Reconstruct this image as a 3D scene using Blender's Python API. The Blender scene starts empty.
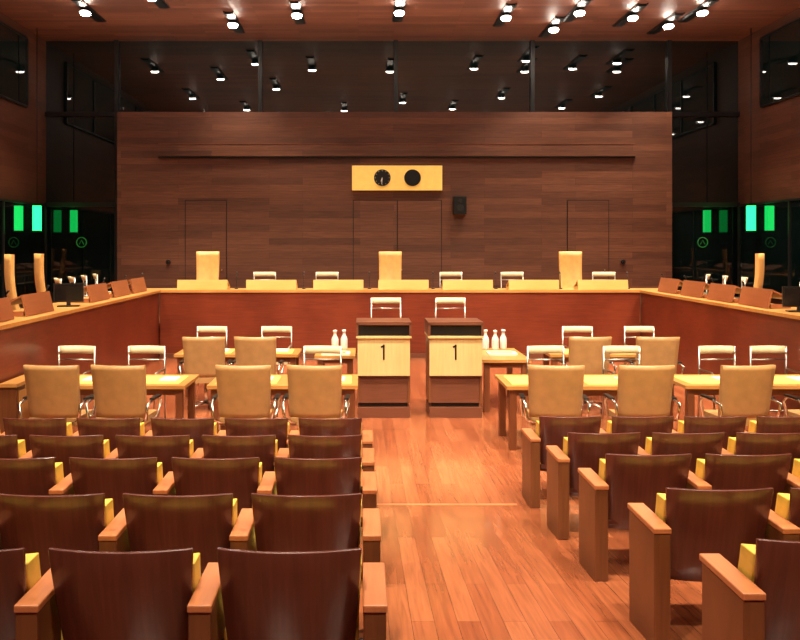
import bpy, bmesh, math, random
from mathutils import Vector, Matrix
random.seed(4)
S=bpy.context.scene
S.view_settings.view_transform='Standard'

# ------------------------------------------------------------ materials
def lin(c):
    return tuple(((v/255)/12.92 if v/255<=0.04045 else ((v/255+0.055)/1.055)**2.4) for v in c)+(1,)
def mat(name,rgb,rough=0.5,metal=0.0,noise=0.06,scale=8.0,spec=0.5,emit=None,estr=0,ior=None):
    m=bpy.data.materials.new(name); m.use_nodes=True
    nt=m.node_tree; b=nt.nodes['Principled BSDF']
    b.inputs['Roughness'].default_value=rough; b.inputs['Metallic'].default_value=metal
    b.inputs['Specular IOR Level'].default_value=spec
    if ior: b.inputs['IOR'].default_value=ior
    c=lin(rgb)
    tc=nt.nodes.new('ShaderNodeTexCoord'); n=nt.nodes.new('ShaderNodeTexNoise')
    n.inputs['Scale'].default_value=scale; n.inputs['Detail'].default_value=3
    nt.links.new(tc.outputs['Object'],n.inputs['Vector'])
    r=nt.nodes.new('ShaderNodeValToRGB')
    r.color_ramp.elements[0].position=.3; r.color_ramp.elements[1].position=.7
    r.color_ramp.elements[0].color=tuple(v*(1-noise*2) for v in c[:3])+(1,)
    r.color_ramp.elements[1].color=tuple(min(1,v*(1+noise*2)) for v in c[:3])+(1,)
    nt.links.new(n.outputs['Fac'],r.inputs['Fac']); nt.links.new(r.outputs['Color'],b.inputs['Base Color'])
    if emit:
        b.inputs['Emission Color'].default_value=lin(emit); b.inputs['Emission Strength'].default_value=estr
    return m
def wood(name,c1,c2,axes='xy',plank=(1.6,0.14),rough=0.35,gap=0.004,gapcol=None,grain=0.35,gscale=1.0,coat=0.0,spec=0.5):
    """planks long along axes[0], stacked along axes[1]"""
    m=bpy.data.materials.new(name); m.use_nodes=True
    nt=m.node_tree; N=nt.nodes; L=nt.links; b=N['Principled BSDF']
    b.inputs['Roughness'].default_value=rough; b.inputs['Coat Weight'].default_value=coat
    b.inputs['Coat Roughness'].default_value=0.12; b.inputs['Specular IOR Level'].default_value=spec
    tc=N.new('ShaderNodeTexCoord'); sx=N.new('ShaderNodeSeparateXYZ'); cx=N.new('ShaderNodeCombineXYZ')
    L.new(tc.outputs['Object'],sx.inputs[0])
    third=[a for a in 'xyz' if a not in axes][0]
    L.new(sx.outputs[axes[0].upper()],cx.inputs['X']); L.new(sx.outputs[axes[1].upper()],cx.inputs['Y'])
    L.new(sx.outputs[third.upper()],cx.inputs['Z'])
    mp=N.new('ShaderNodeMapping'); mp.inputs['Scale'].default_value=(1.3*gscale,22*gscale,3*gscale)
    L.new(cx.outputs[0],mp.inputs['Vector'])
    nz=N.new('ShaderNodeTexNoise'); nz.inputs['Scale'].default_value=1.6; nz.inputs['Detail'].default_value=6; nz.inputs['Distortion'].default_value=.6
    L.new(mp.outputs[0],nz.inputs['Vector'])
    mix=N.new('ShaderNodeMix'); mix.data_type='RGBA'; mix.blend_type='MULTIPLY'
    mix.inputs['Factor'].default_value=grain
    rp=N.new('ShaderNodeValToRGB'); rp.color_ramp.elements[0].position=.32; rp.color_ramp.elements[1].position=.68
    rp.color_ramp.elements[0].color=(.25,.22,.2,1); rp.color_ramp.elements[1].color=(1,1,1,1)
    L.new(nz.outputs['Fac'],rp.inputs['Fac'])
    if plank:
        br=N.new('ShaderNodeTexBrick'); br.inputs['Scale'].default_value=1
        br.inputs['Brick Width'].default_value=plank[0]; br.inputs['Row Height'].default_value=plank[1]
        br.inputs['Mortar Size'].default_value=gap; br.inputs['Mortar Smooth'].default_value=.1
        br.inputs['Color1'].default_value=lin(c1); br.inputs['Color2'].default_value=lin(c2)
        br.inputs['Mortar'].default_value=lin(gapcol or tuple(v*.5 for v in c1))
        br.offset=.37; br.offset_frequency=2; br.squash=1
        L.new(cx.outputs[0],br.inputs['Vector']); col=br.outputs['Color']
    else:
        n2=N.new('ShaderNodeTexNoise'); n2.inputs['Scale'].default_value=1.2
        L.new(tc.outputs['Object'],n2.inputs['Vector'])
        r2=N.new('ShaderNodeValToRGB'); r2.color_ramp.elements[0].color=lin(c1); r2.color_ramp.elements[1].color=lin(c2)
        r2.color_ramp.elements[0].position=.35; r2.color_ramp.elements[1].position=.65
        L.new(n2.outputs['Fac'],r2.inputs['Fac']); col=r2.outputs['Color']
    L.new(col,mix.inputs['A']); L.new(rp.outputs['Color'],mix.inputs['B'])
    L.new(mix.outputs['Result'],b.inputs['Base Color'])
    return m

M_floor=wood('floor_boards',(180,104,66),(152,80,48),'yx',(1.7,0.13),rough=0.22,gap=.0015,grain=.42,coat=.5)
M_backw=wood('wall_panelling',(110,66,45),(84,47,31),'xz',(2.3,0.17),rough=0.45,gap=.0025,grain=.5)
M_sidew=wood('side_panelling',(104,62,43),(85,48,32),'yz',(2.3,0.17),rough=0.45,gap=.003,grain=.45)
M_ceil=wood('ceiling_panelling',(134,82,60),(104,61,44),'xy',(2.4,0.16),rough=0.5,gap=.004,grain=.4)
M_bench=wood('bench_veneer',(126,54,31),(107,43,25),'xz',None,rough=0.33,grain=.35)
M_benchtop=wood('bench_top',(206,144,76),(192,128,64),'xy',None,rough=0.35,grain=.25)
M_seat=wood('seat_veneer',(106,55,44),(86,41,33),'zx',None,rough=0.27,grain=.35,coat=.2)
M_arm=wood('arm_veneer',(126,74,40),(103,56,29),'zx',None,rough=0.4,grain=.35)
M_armtop=wood('arm_top',(200,128,82),(184,108,64),'yx',None,rough=0.35,grain=.25)  # armrest tops coloured lighter than the arms, standing in for light on them
M_table=wood('table_wood',(200,142,76),(186,126,62),'xy',None,rough=0.35,grain=.25)
M_leg=wood('table_leg',(130,74,40),(114,60,32),'zx',None,rough=0.4,grain=.25)
M_pale=wood('pale_wood',(222,190,130),(210,174,112),'zx',None,rough=0.4,grain=.15)
M_stand=wood('stand_wood',(222,182,106),(210,166,88),'xz',None,rough=0.4,grain=.12)
M_standred=wood('stand_red',(160,94,56),(140,76,43),'xz',None,rough=0.4,grain=.2)
M_lect=wood('lectern_dark',(118,68,46),(98,54,36),'xz',None,rough=0.4,grain=.3)
M_yel=mat('yellow_leather',(224,190,78),.45,noise=.05,scale=14)
M_cream=mat('cream_leather',(174,130,80),.45,noise=.05,scale=9)
M_tan=mat('pale_leather',(218,162,92),.45,noise=.05,scale=7)
M_white=mat('beige_leather',(200,176,136),.5,noise=.03)
M_pad=mat('desk_pad',(232,206,100),.5,noise=.05)
M_paper=mat('paper',(240,232,215),.7,noise=.02)
M_chrome=mat('chrome',(225,222,215),.18,metal=1,noise=.02)
M_steel=mat('brushed_steel',(180,172,160),.3,metal=1,noise=.02)
M_bottle=mat('carafe_white',(225,222,215),.25,metal=.2,noise=.02)
M_black=mat('black_plastic',(14,13,13),.35,noise=.1)
M_frame=mat('dark_frame',(22,20,20),.4,noise=.1)
M_gl=mat('dark_glass',(9,19,19),.015,noise=.25,scale=.4,ior=2.05)
M_glb=mat('booth_glass',(6,16,15),.02,noise=.25,scale=.5,ior=2.1)
M_screen=mat('screen',(20,18,18),.15,noise=.05)
M_lamp=mat('lamp_lens',(255,245,225),.3,emit=(255,240,222),estr=140)
M_green=mat('green_sign',(60,220,150),.4,emit=(20,225,95),estr=5)
M_greend=mat('green_mark',(40,120,60),.4,emit=(40,180,60),estr=.15)
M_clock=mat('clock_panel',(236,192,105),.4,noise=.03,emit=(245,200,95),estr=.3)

# ------------------------------------------------------------ mesh builder
class MB:
    def __init__(s): s.bm=bmesh.new(); s.mats=[]
    def mi(s,m):
        if m not in s.mats: s.mats.append(m)
        return s.mats.index(m)
    def face(s,vs,i):
        try:
            f=s.bm.faces.new(vs); f.material_index=i; return f
        except ValueError: return None
    def box(s,x0,x1,y0,y1,z0,z1,m,M=None,slope=None):
        P=[Vector((x,y,z)) for z in (z0,z1) for y in (y0,y1) for x in (x0,x1)]
        if slope is not None:
            for p in P[:4]: p.z+=slope*p.y
        if M: P=[M@p for p in P]
        v=[s.bm.verts.new(p) for p in P]; i=s.mi(m)
        for q in ((0,2,3,1),(4,5,7,6),(0,1,5,4),(2,6,7,3),(0,4,6,2),(1,3,7,5)):
            s.face([v[k] for k in q],i)
    def cyl(s,p0,p1,r,m,seg=12,r2=None,smooth=True):
        p0=Vector(p0);p1=Vector(p1); r2=r if r2 is None else r2
        d=(p1-p0).normalized(); a=Vector((1,0,0)) if abs(d.x)<.9 else Vector((0,1,0))
        u=d.cross(a).normalized(); w=d.cross(u); i=s.mi(m)
        A=[];B=[]
        for k in range(seg):
            t=2*math.pi*k/seg; o=u*math.cos(t)+w*math.sin(t)
            A.append(s.bm.verts.new(p0+o*r)); B.append(s.bm.verts.new(p1+o*r2))
        for k in range(seg):
            f=s.face([A[k],A[(k+1)%seg],B[(k+1)%seg],B[k]],i)
            if f: f.smooth=smooth
        s.face(A[::-1],i); s.face(B,i)
    def tube(s,pts,r,m,seg=8):
        pts=[Vector(p) for p in pts]; i=s.mi(m); rings=[]
        for k,p in enumerate(pts):
            d=(pts[min(k+1,len(pts)-1)]-pts[max(k-1,0)]).normalized()
            a=Vector((0,0,1)) if abs(d.z)<.8 else Vector((1,0,0))
            u=d.cross(a).normalized(); w=d.cross(u)
            rings.append([s.bm.verts.new(p+(u*math.cos(2*math.pi*q/seg)+w*math.sin(2*math.pi*q/seg))*r) for q in range(seg)])
        for k in range(len(rings)-1):
            for q in range(seg):
                f=s.face([rings[k][q],rings[k][(q+1)%seg],rings[k+1][(q+1)%seg],rings[k+1][q]],i)
                if f: f.smooth=True
        s.face(rings[0][::-1],i); s.face(rings[-1],i)
    def lathe(s,c,prof,m,seg=16):
        c=Vector(c); i=s.mi(m); R=[]
        for r,z in prof:
            R.append([s.bm.verts.new(c+Vector((r*math.cos(2*math.pi*q/seg),r*math.sin(2*math.pi*q/seg),z))) for q in range(seg)])
        for k in range(len(R)-1):
            for q in range(seg):
                f=s.face([R[k][q],R[k][(q+1)%seg],R[k+1][(q+1)%seg],R[k+1][q]],i)
                if f: f.smooth=True
        s.face(R[0][::-1],i); s.face(R[-1],i)
    def shell(s,fn,nu,nv,th,m,m2=None):
        i=s.mi(m); j=s.mi(m2 or m)
        A=[[s.bm.verts.new(Vector(fn(-1+2*a/nu,b/nv))) for a in range(nu+1)] for b in range(nv+1)]
        B=[[s.bm.verts.new(Vector(fn(-1+2*a/nu,b/nv))+Vector((0,th,0))) for a in range(nu+1)] for b in range(nv+1)]
        for b in range(nv):
            for a in range(nu):
                f=s.face([A[b][a],A[b][a+1],A[b+1][a+1],A[b+1][a]],i)
                if f: f.smooth=True
                f=s.face([B[b][a],B[b+1][a],B[b+1][a+1],B[b][a+1]],j)
                if f: f.smooth=True
        for a in range(nu):
            s.face([A[0][a],B[0][a],B[0][a+1],A[0][a+1]],j); s.face([A[nv][a],A[nv][a+1],B[nv][a+1],B[nv][a]],j)
        for b in range(nv):
            s.face([A[b][0],A[b+1][0],B[b+1][0],B[b][0]],j); s.face([A[b][nu],B[b][nu],B[b+1][nu],A[b+1][nu]],j)
    def mesh(s,name):
        me=bpy.data.meshes.new(name); bmesh.ops.recalc_face_normals(s.bm,faces=s.bm.faces)
        s.bm.to_mesh(me); s.bm.free()
        for m in s.mats: me.materials.append(m)
        return me
    def obj(s,name,loc=(0,0,0),rot=0,bevel=0):
        return place(s.mesh(name+'_mesh'),name,loc,rot,bevel)
def place(me,name,loc=(0,0,0),rot=0,bevel=0,parent=None):
    o=bpy.data.objects.new(name,me); S.collection.objects.link(o)
    o.location=loc; o.rotation_euler=(0,0,rot)
    if parent: o.parent=parent
    if bevel:
        b=o.modifiers.new('Bevel','BEVEL'); b.width=bevel; b.segments=2; b.limit_method='ANGLE'; b.angle_limit=math.radians(50)
    return o

CX,CZ,F=-0.8,2.38,790.0
SL=0.09; YS=7.24
def fz(y): return max(0,SL*(YS-y))
XL,XR,YB,ZC,YF=-9.2,9.2,21.0,7.8,-4.0

# ------------------------------------------------------------ room
m=MB(); i=m.mi(M_floor)
def strip(y0,z0,y1,z1):
    v=[m.bm.verts.new(p) for p in ((XL,y0,z0),(XR,y0,z0),(XR,y1,z1),(XL,y1,z1))]; m.face(v,i)
    w=[m.bm.verts.new(p) for p in ((XL,y0,-.3),(XL,y1,-.3),(XR,y1,-.3),(XR,y0,-.3))]; m.face(w,i)
strip(YF,fz(YF),YS,0); strip(YS,0,YB,0)
m.obj('floor')
m=MB(); m.box(-.68,.62,YS-.02,YS+.02,0,.004,M_armtop); m.obj('trim_1')
m=MB(); m.box(XL,XR,YF,YB,ZC,ZC+.2,M_ceil); m.obj('ceiling')
m=MB(); m.box(XL-.2,XL,YF,YB+.2,-.3,ZC+.2,M_sidew); m.obj('wall_left')
m=MB(); m.box(XR,XR+.2,YF,YB+.2,-.3,ZC+.2,M_sidew); m.obj('wall_right')
m=MB(); m.box(XL,XR,YF-.2,YF,-.3,ZC+.2,M_backw); m.obj('wall_rear')
m=MB(); m.box(XL,XR,YB,YB+.2,-.3,ZC+.2,M_gl); m.obj('wall_glazed')
m=MB()
for x in (-7.3,-3.5,.1,3.72,7.35): m.box(x-.05,x+.05,YB-.1,YB-.002,0,ZC,M_frame)
for z in (3.45,5.85):
    m.box(XL,-7.36,YB-.09,YB-.003,z-.06,z+.06,M_frame); m.box(7.41,XR,YB-.09,YB-.003,z-.06,z+.06,M_frame)
m.obj('trim_2')
k=1
for sx,X in ((1,XL),(-1,XR)):
    for (y0,y1,z0,z1) in ((6,19.7,5.85,7.5),(6,20.85,1.1,3.4)):
        m=MB()
        a,b=sorted((X+sx*.002,X+sx*.05)); m.box(a,b,y0,y1,z0,z1,M_glb)
        a,b=sorted((X+sx*.002,X+sx*.08))
        yy=y0
        while yy<y1+.1: m.box(a,b,yy-.03,yy+.03,z0,z1,M_frame); yy+=(y1-y0)/6
        m.box(a,b,y0,y1,z0-.05,z0,M_frame); m.box(a,b,y0,y1,z1,z1+.05,M_frame)
        m.obj('window_%d'%k); k+=1

WY=20.0
PX0,PX1=-7.0,7.05; PZ=5.75
m=MB()
m.box(PX0,PX1,WY,WY+.3,.65,PZ,M_backw)
m.obj('wall_back')
m=MB(); m.box(-5.95,6.1,WY-.10,WY-.002,4.62,4.70,M_backw); m.box(-5.95,6.1,WY-.04,WY-.002,4.57,4.62,M_frame); m.box(-5.95,6.1,WY-.02,WY-.002,4.70,4.93,M_backw); m.box(-5.95,6.1,WY-.03,WY-.002,4.93,4.96,M_lect); m.obj('trim_3')  # dark strip below the rail is a shadow painted in as geometry
k=1
def door(x0,x1,double=False):
    global k
    m=MB(); z0,z1=.66,3.52; g=.018
    m.box(x0+g,x1-g,WY-.02,WY-.002,z0,z1-g,M_backw)
    for a,b in ((x0,x0+g),(x1-g,x1)): m.box(a,b,WY-.008,WY-.001,z0,z1,M_black)
    m.box(x0,x1,WY-.008,WY-.001,z1-g,z1,M_black)
    if double: 
        c=(x0+x1)/2; m.box(c-.01,c+.01,WY-.026,WY-.018,z0,z1-g,M_black)
        m.cyl((c-.1,WY-.06,1.75),(c-.1,WY-.02,1.75),.02,M_chrome); m.cyl((c+.1,WY-.06,1.75),(c+.1,WY-.02,1.75),.02,M_chrome)
    else: m.cyl((x1-.12,WY-.06,1.75),(x1-.12,WY-.02,1.75),.02,M_chrome)
    m.obj('door_%d'%k); k+=1
door(-5.28,-4.22); door(-1.03,1.22,True); door(4.39,5.45)
m=MB(); zc=4.07
m.box(-1.05,1.22,WY-.12,WY-.002,zc-.31,zc+.31,M_clock)
for x in (-.29,.47):
    m.cyl((x,WY-.15,zc),(x,WY-.12,zc),.21,M_black,32)
x=-.29
for a,l,w in ((200,.10,.018),(185,.16,.012)):
    r=Matrix.Translation((x,WY-.155,zc))@Matrix.Rotation(math.radians(a),4,'Y')
    m.box(-w/2,w/2,-.004,.004,0,l,M_paper,r)
for q in range(12):
    r=Matrix.Translation((x,WY-.155,zc))@Matrix.Rotation(math.radians(30*q),4,'Y')
    m.box(-.004,.004,-.003,.003,.165,.19,M_paper,r)
m.obj('wall_clock')
m=MB(); m.box(1.5,1.82,WY-.22,WY-.002,3.15,3.6,M_black); m.cyl((1.66,WY-.23,3.3),(1.66,WY-.22,3.3),.09,M_frame); m.cyl((1.66,WY-.23,3.48),(1.66,WY-.22,3.48),.05,M_frame)
m.obj('wall_speaker',bevel=.02)
for x in (-5.7,5.8):
    m=MB(); m.cyl((x,WY-.05,1.95),(x,WY-.002,1.95),.06,M_black); m.cyl((x,WY-.1,1.95),(x,WY-.05,1.95),.035,M_black)
    m.obj('wall_camera')
for sx in (-1,1):
    m=MB(); X=sx*8.92
    m.box(X-.08,X+.08,19.66,19.82,2.74,3.36,M_green); m.box(X-.1,X+.1,19.64,19.84,3.36,3.4,M_frame); m.box(X-.1,X+.1,19.64,19.84,2.7,2.74,M_frame)
    m.cyl((X,19.74,3.4),(X,19.74,ZC),.012,M_frame,8)
    m.obj('exit_sign')
    m=MB(); c=Vector((sx*8.25,YB-.02,2.45)); m.tube([c+Vector((.13*math.cos(t*math.pi/12),0,.13*math.sin(t*math.pi/12))) for t in range(25)],.012,M_greend,6)
    m.tube([c+Vector((-.06,0,-.05)),c+Vector((0,0,.06)),c+Vector((.06,0,-.05))],.012,M_greend,6)
    m.obj('green_emblem')

PF=.65
BX=5.05; BY=16.6; BW=.8; BZ=1.43
m=MB(); m.box(-9.18,9.18,BY+BW,19.99,0,PF,M_floor); m.obj('dais')
m=MB(); m.box(-9.18,-BX-BW,7.6,BY+BW-.002,0,PF,M_floor); m.obj('dais')
m=MB(); m.box(BX+BW,9.18,7.6,BY+BW-.002,0,PF,M_floor); m.obj('dais')
m=MB()
def seg(x0,x1,y0,y1):
    m.box(x0,x1,y0,y1,BZ-.05,BZ,M_benchtop)
m.box(-BX,BX,BY+.03,BY+.09,0,BZ-.05,M_bench)
m.box(-BX-.09,-BX-.03,8.0,BY+.09,0,BZ-.05,M_bench); m.box(BX+.03,BX+.09,8.0,BY+.09,0,BZ-.05,M_bench)
seg(-BX-BW+.01,BX+BW-.01,BY,BY+BW-.01); seg(-BX-BW+.01,-BX,8.0,BY); seg(BX,BX+BW-.01,8.0,BY)
for sx in (-1,1):
    a,b=sorted((sx*(BX+.05),sx*(BX+BW-.01))); m.box(a,b,8.0,8.06,0,BZ-.05,M_bench)
m.box(-BX,BX,BY+.0,BY+.03,0,.1,M_lect)
m.obj('judges_bench')

# ------------------------------------------------------------ bench stations
def stand_mesh(front,w,h,ang):
    m=MB()
    T=Matrix.Translation((0,-.14,0))@Matrix.Rotation(math.radians(ang),4,'X')
    m.box(-w,w,0,.03,0.0,h,front,T)
    t=T@Vector((0,.03,h))
    i=Matrix.Translation((0,t.y-.005,t.z-.002))@Matrix.Rotation(math.radians(-24),4,'X')
    m.box(-w,w,0,.36,-.02,0,front,i)
    for s in (-1,1):
        m.box(min(s*w,s*(w-.03)),max(s*w,s*(w-.03)),-.08,.22,0,.06,front)
    return m.mesh('document_stand_mesh')
st1=stand_mesh(M_stand,.53,.21,-8)
st2=stand_mesh(M_standred,.45,.29,-14)
def mic_mesh():
    m=MB(); m.cyl((0,0,0),(0,0,.025),.04,M_black,16); m.tube([(0,0,.02),(0,.01,.15),(0,.03,.27),(0,.06,.34)],.006,M_black,6); m.cyl((0,.05,.33),(0,.08,.365),.014,M_black,10)
    return m.mesh('microphone_mesh')
mic=mic_mesh()
for x in (-4.18,-2.72,-1.3,.08,1.44,2.84,4.3):
    place(st1,'document_stand',(x,16.84,BZ+.005)); place(mic,'microphone',(x+.66,17.1,BZ))
def monitor():
    m=MB(); m.box(-.16,.16,-.08,.08,0,.02,M_black); m.box(-.03,.03,-.02,.02,.02,.08,M_black); m.box(-.22,.22,-.02,.02,.07,.36,M_black); m.box(-.2,.2,-.024,-.02,.09,.34,M_screen)
    return m.mesh('monitor_mesh')
mon=monitor()
for sx in (-1,1):
    for d in (9.6,10.9,13.4,14.65,15.8) if sx<0 else (9.9,12.2,13.35,14.5,15.65):
        place(st2,'document_stand',(sx*5.36,d,BZ+.009),(math.pi/2 if sx<0 else -math.pi/2))
        place(mic,'microphone',(sx*5.42,d+.56,BZ),math.pi/2 if sx>0 else -math.pi/2)
place(mon,'desk_monitor',(-5.33,12.2,BZ),.25); place(mon,'desk_monitor',(5.4,11.2,BZ),-.25)

# ------------------------------------------------------------ auditorium chairs
def aud(arms):
    m=MB()
    m.shell(lambda u,v:(u*(.25+.034*v),.13*(1-v)**1.2+.045*u*u,.28+.535*v),10,6,.022,M_seat)
    m.shell(lambda u,v:(u*(.268+.016*v),.03+.125*(1-v)**1.1+.045*u*u,.40+.345*v),8,5,.12,M_yel)
    m.box(-.272,.272,.15,.60,.35,.45,M_yel); m.box(-.25,.25,.14,.56,.31,.35,M_seat)
    for a in arms:
        x=a*.335
        m.box(x-.043,x+.043,-.03,.36,0,.60,M_arm,slope=-SL); m.box(x-.047,x+.047,-.035,.38,.60,.63,M_armtop)
        m.box(min(x,a*.25),max(x,a*.25),.2,.3,.31,.345,M_seat)
    return m.mesh('auditorium_chair_mesh')
A_l=aud([-1]);A_r=aud([1]);A_b=aud([-1,1])
for r,d in enumerate((3.04,4.0,5.04,6.0,7.0)):
    for n in range(6):
        x=1.085+.66*n
        place(A_b if n==0 else A_l,'auditorium_chair',(-x,d,fz(d)),0,.006)
        d2=d+.13
        place(A_b if n==0 else A_r,'auditorium_chair',(x+.01,d2,fz(d2)),0,.006)

# ------------------------------------------------------------ chairs
def office(hb,w,lm,top_lean=.1,bow=0):
    m=MB()
    m.shell(lambda u,v:(u*w*(.46+.04*v),-.2-top_lean*v-bow*math.sin(v*math.pi)+.06*u*u,.5+(hb-.5)*v),8,10,.05,lm)
    m.box(-.26,.26,-.2,.28,.42,.5,lm)
    for s in (-1,1):
        m.tube([(s*.2,-.2,.44),(s*.32,-.24,.5),(s*.34,-.26,.66),(s*.34,-.1,.69),(s*.34,.1,.69),(s*.34,.16,.62),(s*.32,.12,.46),(s*.2,.1,.42)],.018,M_chrome)
        m.box(s*.34-.025,s*.34+.025,-.12,.12,.69,.71,M_black)
    m.cyl((0,0,.1),(0,0,.42),.028,M_chrome)
    for q in range(5):
        t=q*math.tau/5+.3; e=Vector((.28*math.cos(t),.28*math.sin(t),.075))
        m.cyl((0,0,.12),e,.022,M_chrome,8,.014); m.cyl(e+Vector((-.012,0,-.045)),e+Vector((.012,0,-.045)),.03,M_black,12)
    return m.mesh('office_chair_mesh')
oc=office(1.08,.6,M_cream); jc=office(1.58,.53,M_tan,.14,.05)
def framech(h,seat):
    m=MB()
    m.shell(lambda u,v:(u*.25,-.22-.03*v+.04*u*u,h-.12+.10*v),8,2,.03,M_white)
    m.box(-.24,.24,-.18,.24,seat-.04,seat,M_white)
    for s in (-1,1):
        m.tube([(s*.25,-.17,h-.02),(s*.25,-.17,seat),(s*.25,-.2,0.003)],.014,M_steel)
        m.tube([(s*.25,.24,0.003),(s*.25,.22,seat+.2),(s*.25,.18,seat+.23),(s*.25,-.17,seat+.23)],.014,M_steel)
        m.tube([(s*.25,-.17,seat-.02),(s*.25,.23,seat-.02)],.012,M_steel)
        if seat>.6: m.tube([(s*.25,-.19,.25),(s*.25,.23,.25)],.012,M_steel)
    m.tube([(-.25,.23,seat*.45),(.25,.23,seat*.45)],.012,M_steel)
    m.tube([(-.25,-.17,h-.2),(.25,-.17,h-.2)],.01,M_steel)
    return m.mesh('frame_chair_mesh')
fc=framech(1.02,.46); fct=framech(1.5,.8); fcj=framech(1.13,.48)
rj=lambda a:math.radians(a+random.uniform(-6,6))
for x in (-4.15,-3.42,-2.08,-1.3,1.32,2.28,3.36,4.3): place(oc,'office_chair',(x,8.76,0),rj(0))
for x in (-3.05,-2.3,2.43,3.4): place(oc,'office_chair',(x,11.4,0),rj(0))
for x in (-4.7,-3.75,-1.35,1.72,2.75,4.05,4.75): place(fc,'frame_chair',(x,10.6,0),rj(180))
for x in (-3.35,-2.25,2.85,3.9): place(fc,'frame_chair',(x,13.2,0),rj(180))
for x in (-.38,.72): place(fct,'clerk_stool',(x,13.3,0),rj(180))
for x in (-4.35,-.15,4.0): place(jc,'judge_chair',(x,17.95,PF),math.pi)
for x in (-3.05,-1.6,1.25,2.65,4.75): place(fcj,'bench_chair',(x,18.0,PF),rj(180))
for y in (12.75,13.9): place(jc,'judge_chair',(-6.2,y,PF),math.radians(-58))
place(jc,'judge_chair',(6.05,14.2,PF),math.radians(56)); place(jc,'judge_chair',(6.2,11.9,PF),math.radians(60))
for y in (10.4,11.4,14.8,15.5,16.2,16.9): place(fcj,'bench_chair',(-6.3,y,PF),rj(-65))
for y in (10.8,13.1,15.1,15.9,16.7): place(fcj,'bench_chair',(6.3,y,PF),rj(65))

# ------------------------------------------------------------ tables
def table(name,x0,x1,y0,y1,top=M_table,pads=2,z=.75):
    m=MB(); m.box(x0,x1,y0,y1,z-.04,z,top)
    for x in (x0+.04,x1-.12):
        for y in (y0+.04,y1-.12): m.box(x,x+.08,y,y+.08,0,z-.04,M_leg)
    m.box(x0+.12,x1-.12,y0+.06,y0+.085,z-.12,z-.04,M_leg); m.box(x0+.12,x1-.12,y1-.1,y1-.075,z-.12,z-.04,M_leg)
    w=(x1-x0)/max(pads,1)
    for p in range(pads):
        c=x0+w*(p+.5); m.box(c-.36,c+.36,y0+.12,y1-.14,z,z+.006,M_pad)
        m.box(c+.08,c+.28,y0+.3,y0+.58,z+.006,z+.012,M_paper)
    return m.obj(name)
table('lawyers_table',-4.7,-2.85,9.15,9.95); table('lawyers_table',-2.6,-.85,9.15,9.95)
table('lawyers_table',.87,2.65,9.1,9.95); table('lawyers_table',2.95,4.8,9.15,9.95)
table('lawyers_table',-3.6,-1.75,11.75,12.45); table('lawyers_table',2.0,3.9,11.75,12.45)
table('side_table',-1.5,-.9,11.6,12.5,pads=0); table('side_table',.9,1.6,11.2,12.5,pads=0)
m=MB(); m.box(-5.03,-4.82,9.2,10.1,.72,.76,M_table); m.box(-5.03,-4.84,9.22,10.08,0,.72,M_arm); m.box(-4.84,-4.83,9.3,9.6,.1,.66,M_table); m.box(-4.84,-4.83,9.65,10.0,.1,.66,M_table); m.obj('side_cabinet')
def bottle(x,y,z=.75):
    m=MB(); m.lathe((x,y,z),[(.05,0),(.055,.02),(.055,.15),(.05,.18),(.024,.23),(.024,.27),(.032,.275),(.032,.305),(.001,.31)],M_bottle); m.obj('water_carafe')
for x,y in ((-1.22,12.3),(-1.08,12.35),(1.13,12.35),(1.27,12.28),(1.41,12.36)): bottle(x,y)
for x0 in (-1.4,1.08):
    m=MB(); m.box(x0,x0+.42,11.7,11.96,.75,.775,M_paper); m.box(x0+.03,x0+.36,11.72,11.92,.775,.79,M_white,); m.obj('document_stack')

# ------------------------------------------------------------ lecterns
def lectern():
    m=MB()
    m.box(-.36,.36,0,.62,0,.14,M_lect); m.box(-.33,.33,.08,.56,.14,.2,M_black)
    m.box(-.34,.34,.05,.58,.2,.62,M_lect)
    m.box(-.365,-.335,.03,.6,.2,1.1,M_arm); m.box(.335,.365,.03,.6,.2,1.1,M_arm)
    m.box(-.36,.36,.0,.05,.58,1.1,M_pale); m.box(-.34,.34,.05,.58,.6,1.08,M_lect)
    m.box(-.38,.38,-.03,.62,1.1,1.13,M_pale)
    m.box(-.38,-.35,-.03,.62,1.13,1.31,M_lect); m.box(.35,.38,-.03,.62,1.13,1.31,M_lect)
    m.box(-.35,.35,.0,.03,1.13,1.27,M_black); m.box(-.38,.38,-.03,.62,1.28,1.32,M_lect)
    m.box(-.35,.35,.03,.6,1.13,1.28,M_screen)
    m.box(-.012,.012,-.006,.0,.80,1.01,M_black)
    m.box(-.05,0,-.006,.0,-.011,.011,M_black,Matrix.Translation((.004,0,.997))@Matrix.Rotation(math.radians(-28),4,'Y'))
    return m.mesh('lectern_mesh')
lm=lectern()
for x in (-.50,.49): place(lm,'lectern',(x,10.87,0),0)

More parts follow.
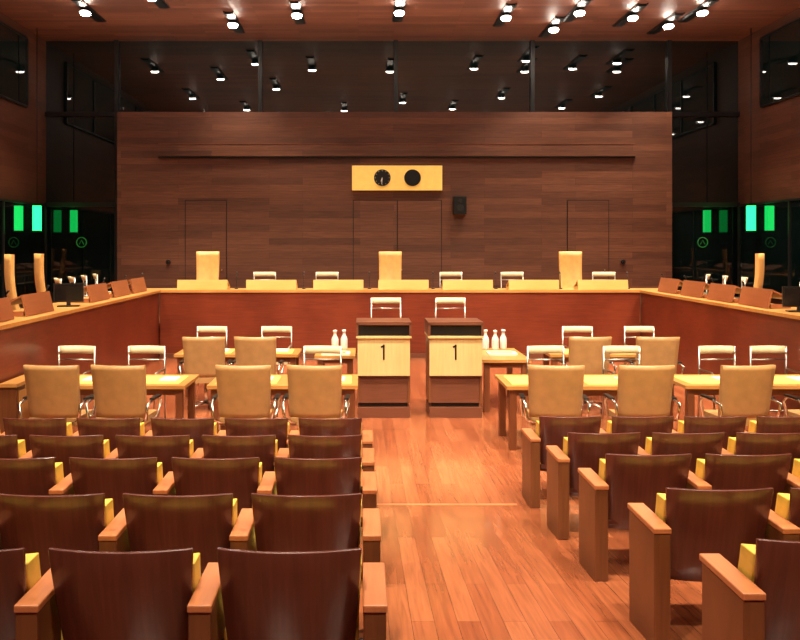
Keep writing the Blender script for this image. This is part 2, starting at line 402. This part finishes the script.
# ------------------------------------------------------------ ceiling spotlights
def lampm():
    m=MB(); m.box(-.09,.09,-.85,.85,-.05,-.002,M_black)
    m.box(-.12,-.09,-.9,.9,-.03,-.001,M_frame); m.box(.09,.12,-.9,.9,-.03,-.001,M_frame)
    y=-.2
    m.cyl((0,y,-.05),(0,y-.02,-.14),.1,M_black,20,.13); m.cyl((0,y-.021,-.141),(0,y-.025,-.175),.12,M_lamp,20,.10)
    return m.mesh('ceiling_spotlight_mesh')
lam=lampm()
for x,d,ty in ((-7.1,18.2,0),(-3.9,19.2,0),(-2.3,18.4,0),(.05,18.2,0),(2.55,18.6,0),(4.15,18.2,0),(3.9,19.6,0),(6.95,18.2,0),(5.5,18.6,0),(-5.3,17.1,0),(6.6,19.3,0),
            (-6.9,13.8,15),(-5.3,11.4,25),(-3.7,15.5,10),(-1.5,11.2,28),(.7,13.0,20),(2.7,11.6,28),(4.2,13.9,15),(7.6,14.2,10),(6.9,11.8,20),(-7.4,9,15),
            (-4.4,8.2,12),(-2.2,8.4,25),(.2,8.6,25),(2.4,8.2,25),(4.6,8.4,12),(-4.2,4.5,20),(-1.8,4.8,20),(.4,5,15),(2.4,4.6,20),(4.4,4.7,20),(-2.2,1,15),(2.2,1,15),(7.2,7,20)):
    o=place(lam,'ceiling_spotlight',(x,d,ZC))
    l=bpy.data.lights.new('spot','SPOT'); l.energy=(1550 if d>6 else 1450) if d<16 else 700; l.color=(1,.87,.67); l.spot_size=math.radians(84); l.spot_blend=.8; l.shadow_soft_size=.12
    lo=bpy.data.objects.new('spot_beam',l); S.collection.objects.link(lo); lo.parent=o; lo.location=(0,-.22,-.22)
    lo.rotation_euler=(math.radians(ty),0,0)
for y,e in ((3,240),(10,260),(17,230)):  # added upward area lights, no fixture, to brighten the ceiling
    l=bpy.data.lights.new('ceiling_fill','AREA'); l.shape='RECTANGLE'; l.size=16; l.size_y=5; l.energy=e; l.color=(1,.87,.7)
    lo=bpy.data.objects.new('ceiling_fill',l); S.collection.objects.link(lo); lo.location=(0,y,5.9); lo.rotation_euler=(math.pi,0,0)

w=bpy.data.worlds.new('World'); S.world=w; w.use_nodes=True
w.node_tree.nodes['Background'].inputs[0].default_value=(.02,.015,.01,1)
cam=bpy.data.cameras.new('camera'); co=bpy.data.objects.new('camera',cam); S.collection.objects.link(co)
co.location=(CX,0,CZ); co.rotation_euler=(math.radians(90),0,0)
cam.sensor_width=36; cam.lens=36*F/800; cam.shift_x=38/800; cam.shift_y=-75/800
S.camera=co
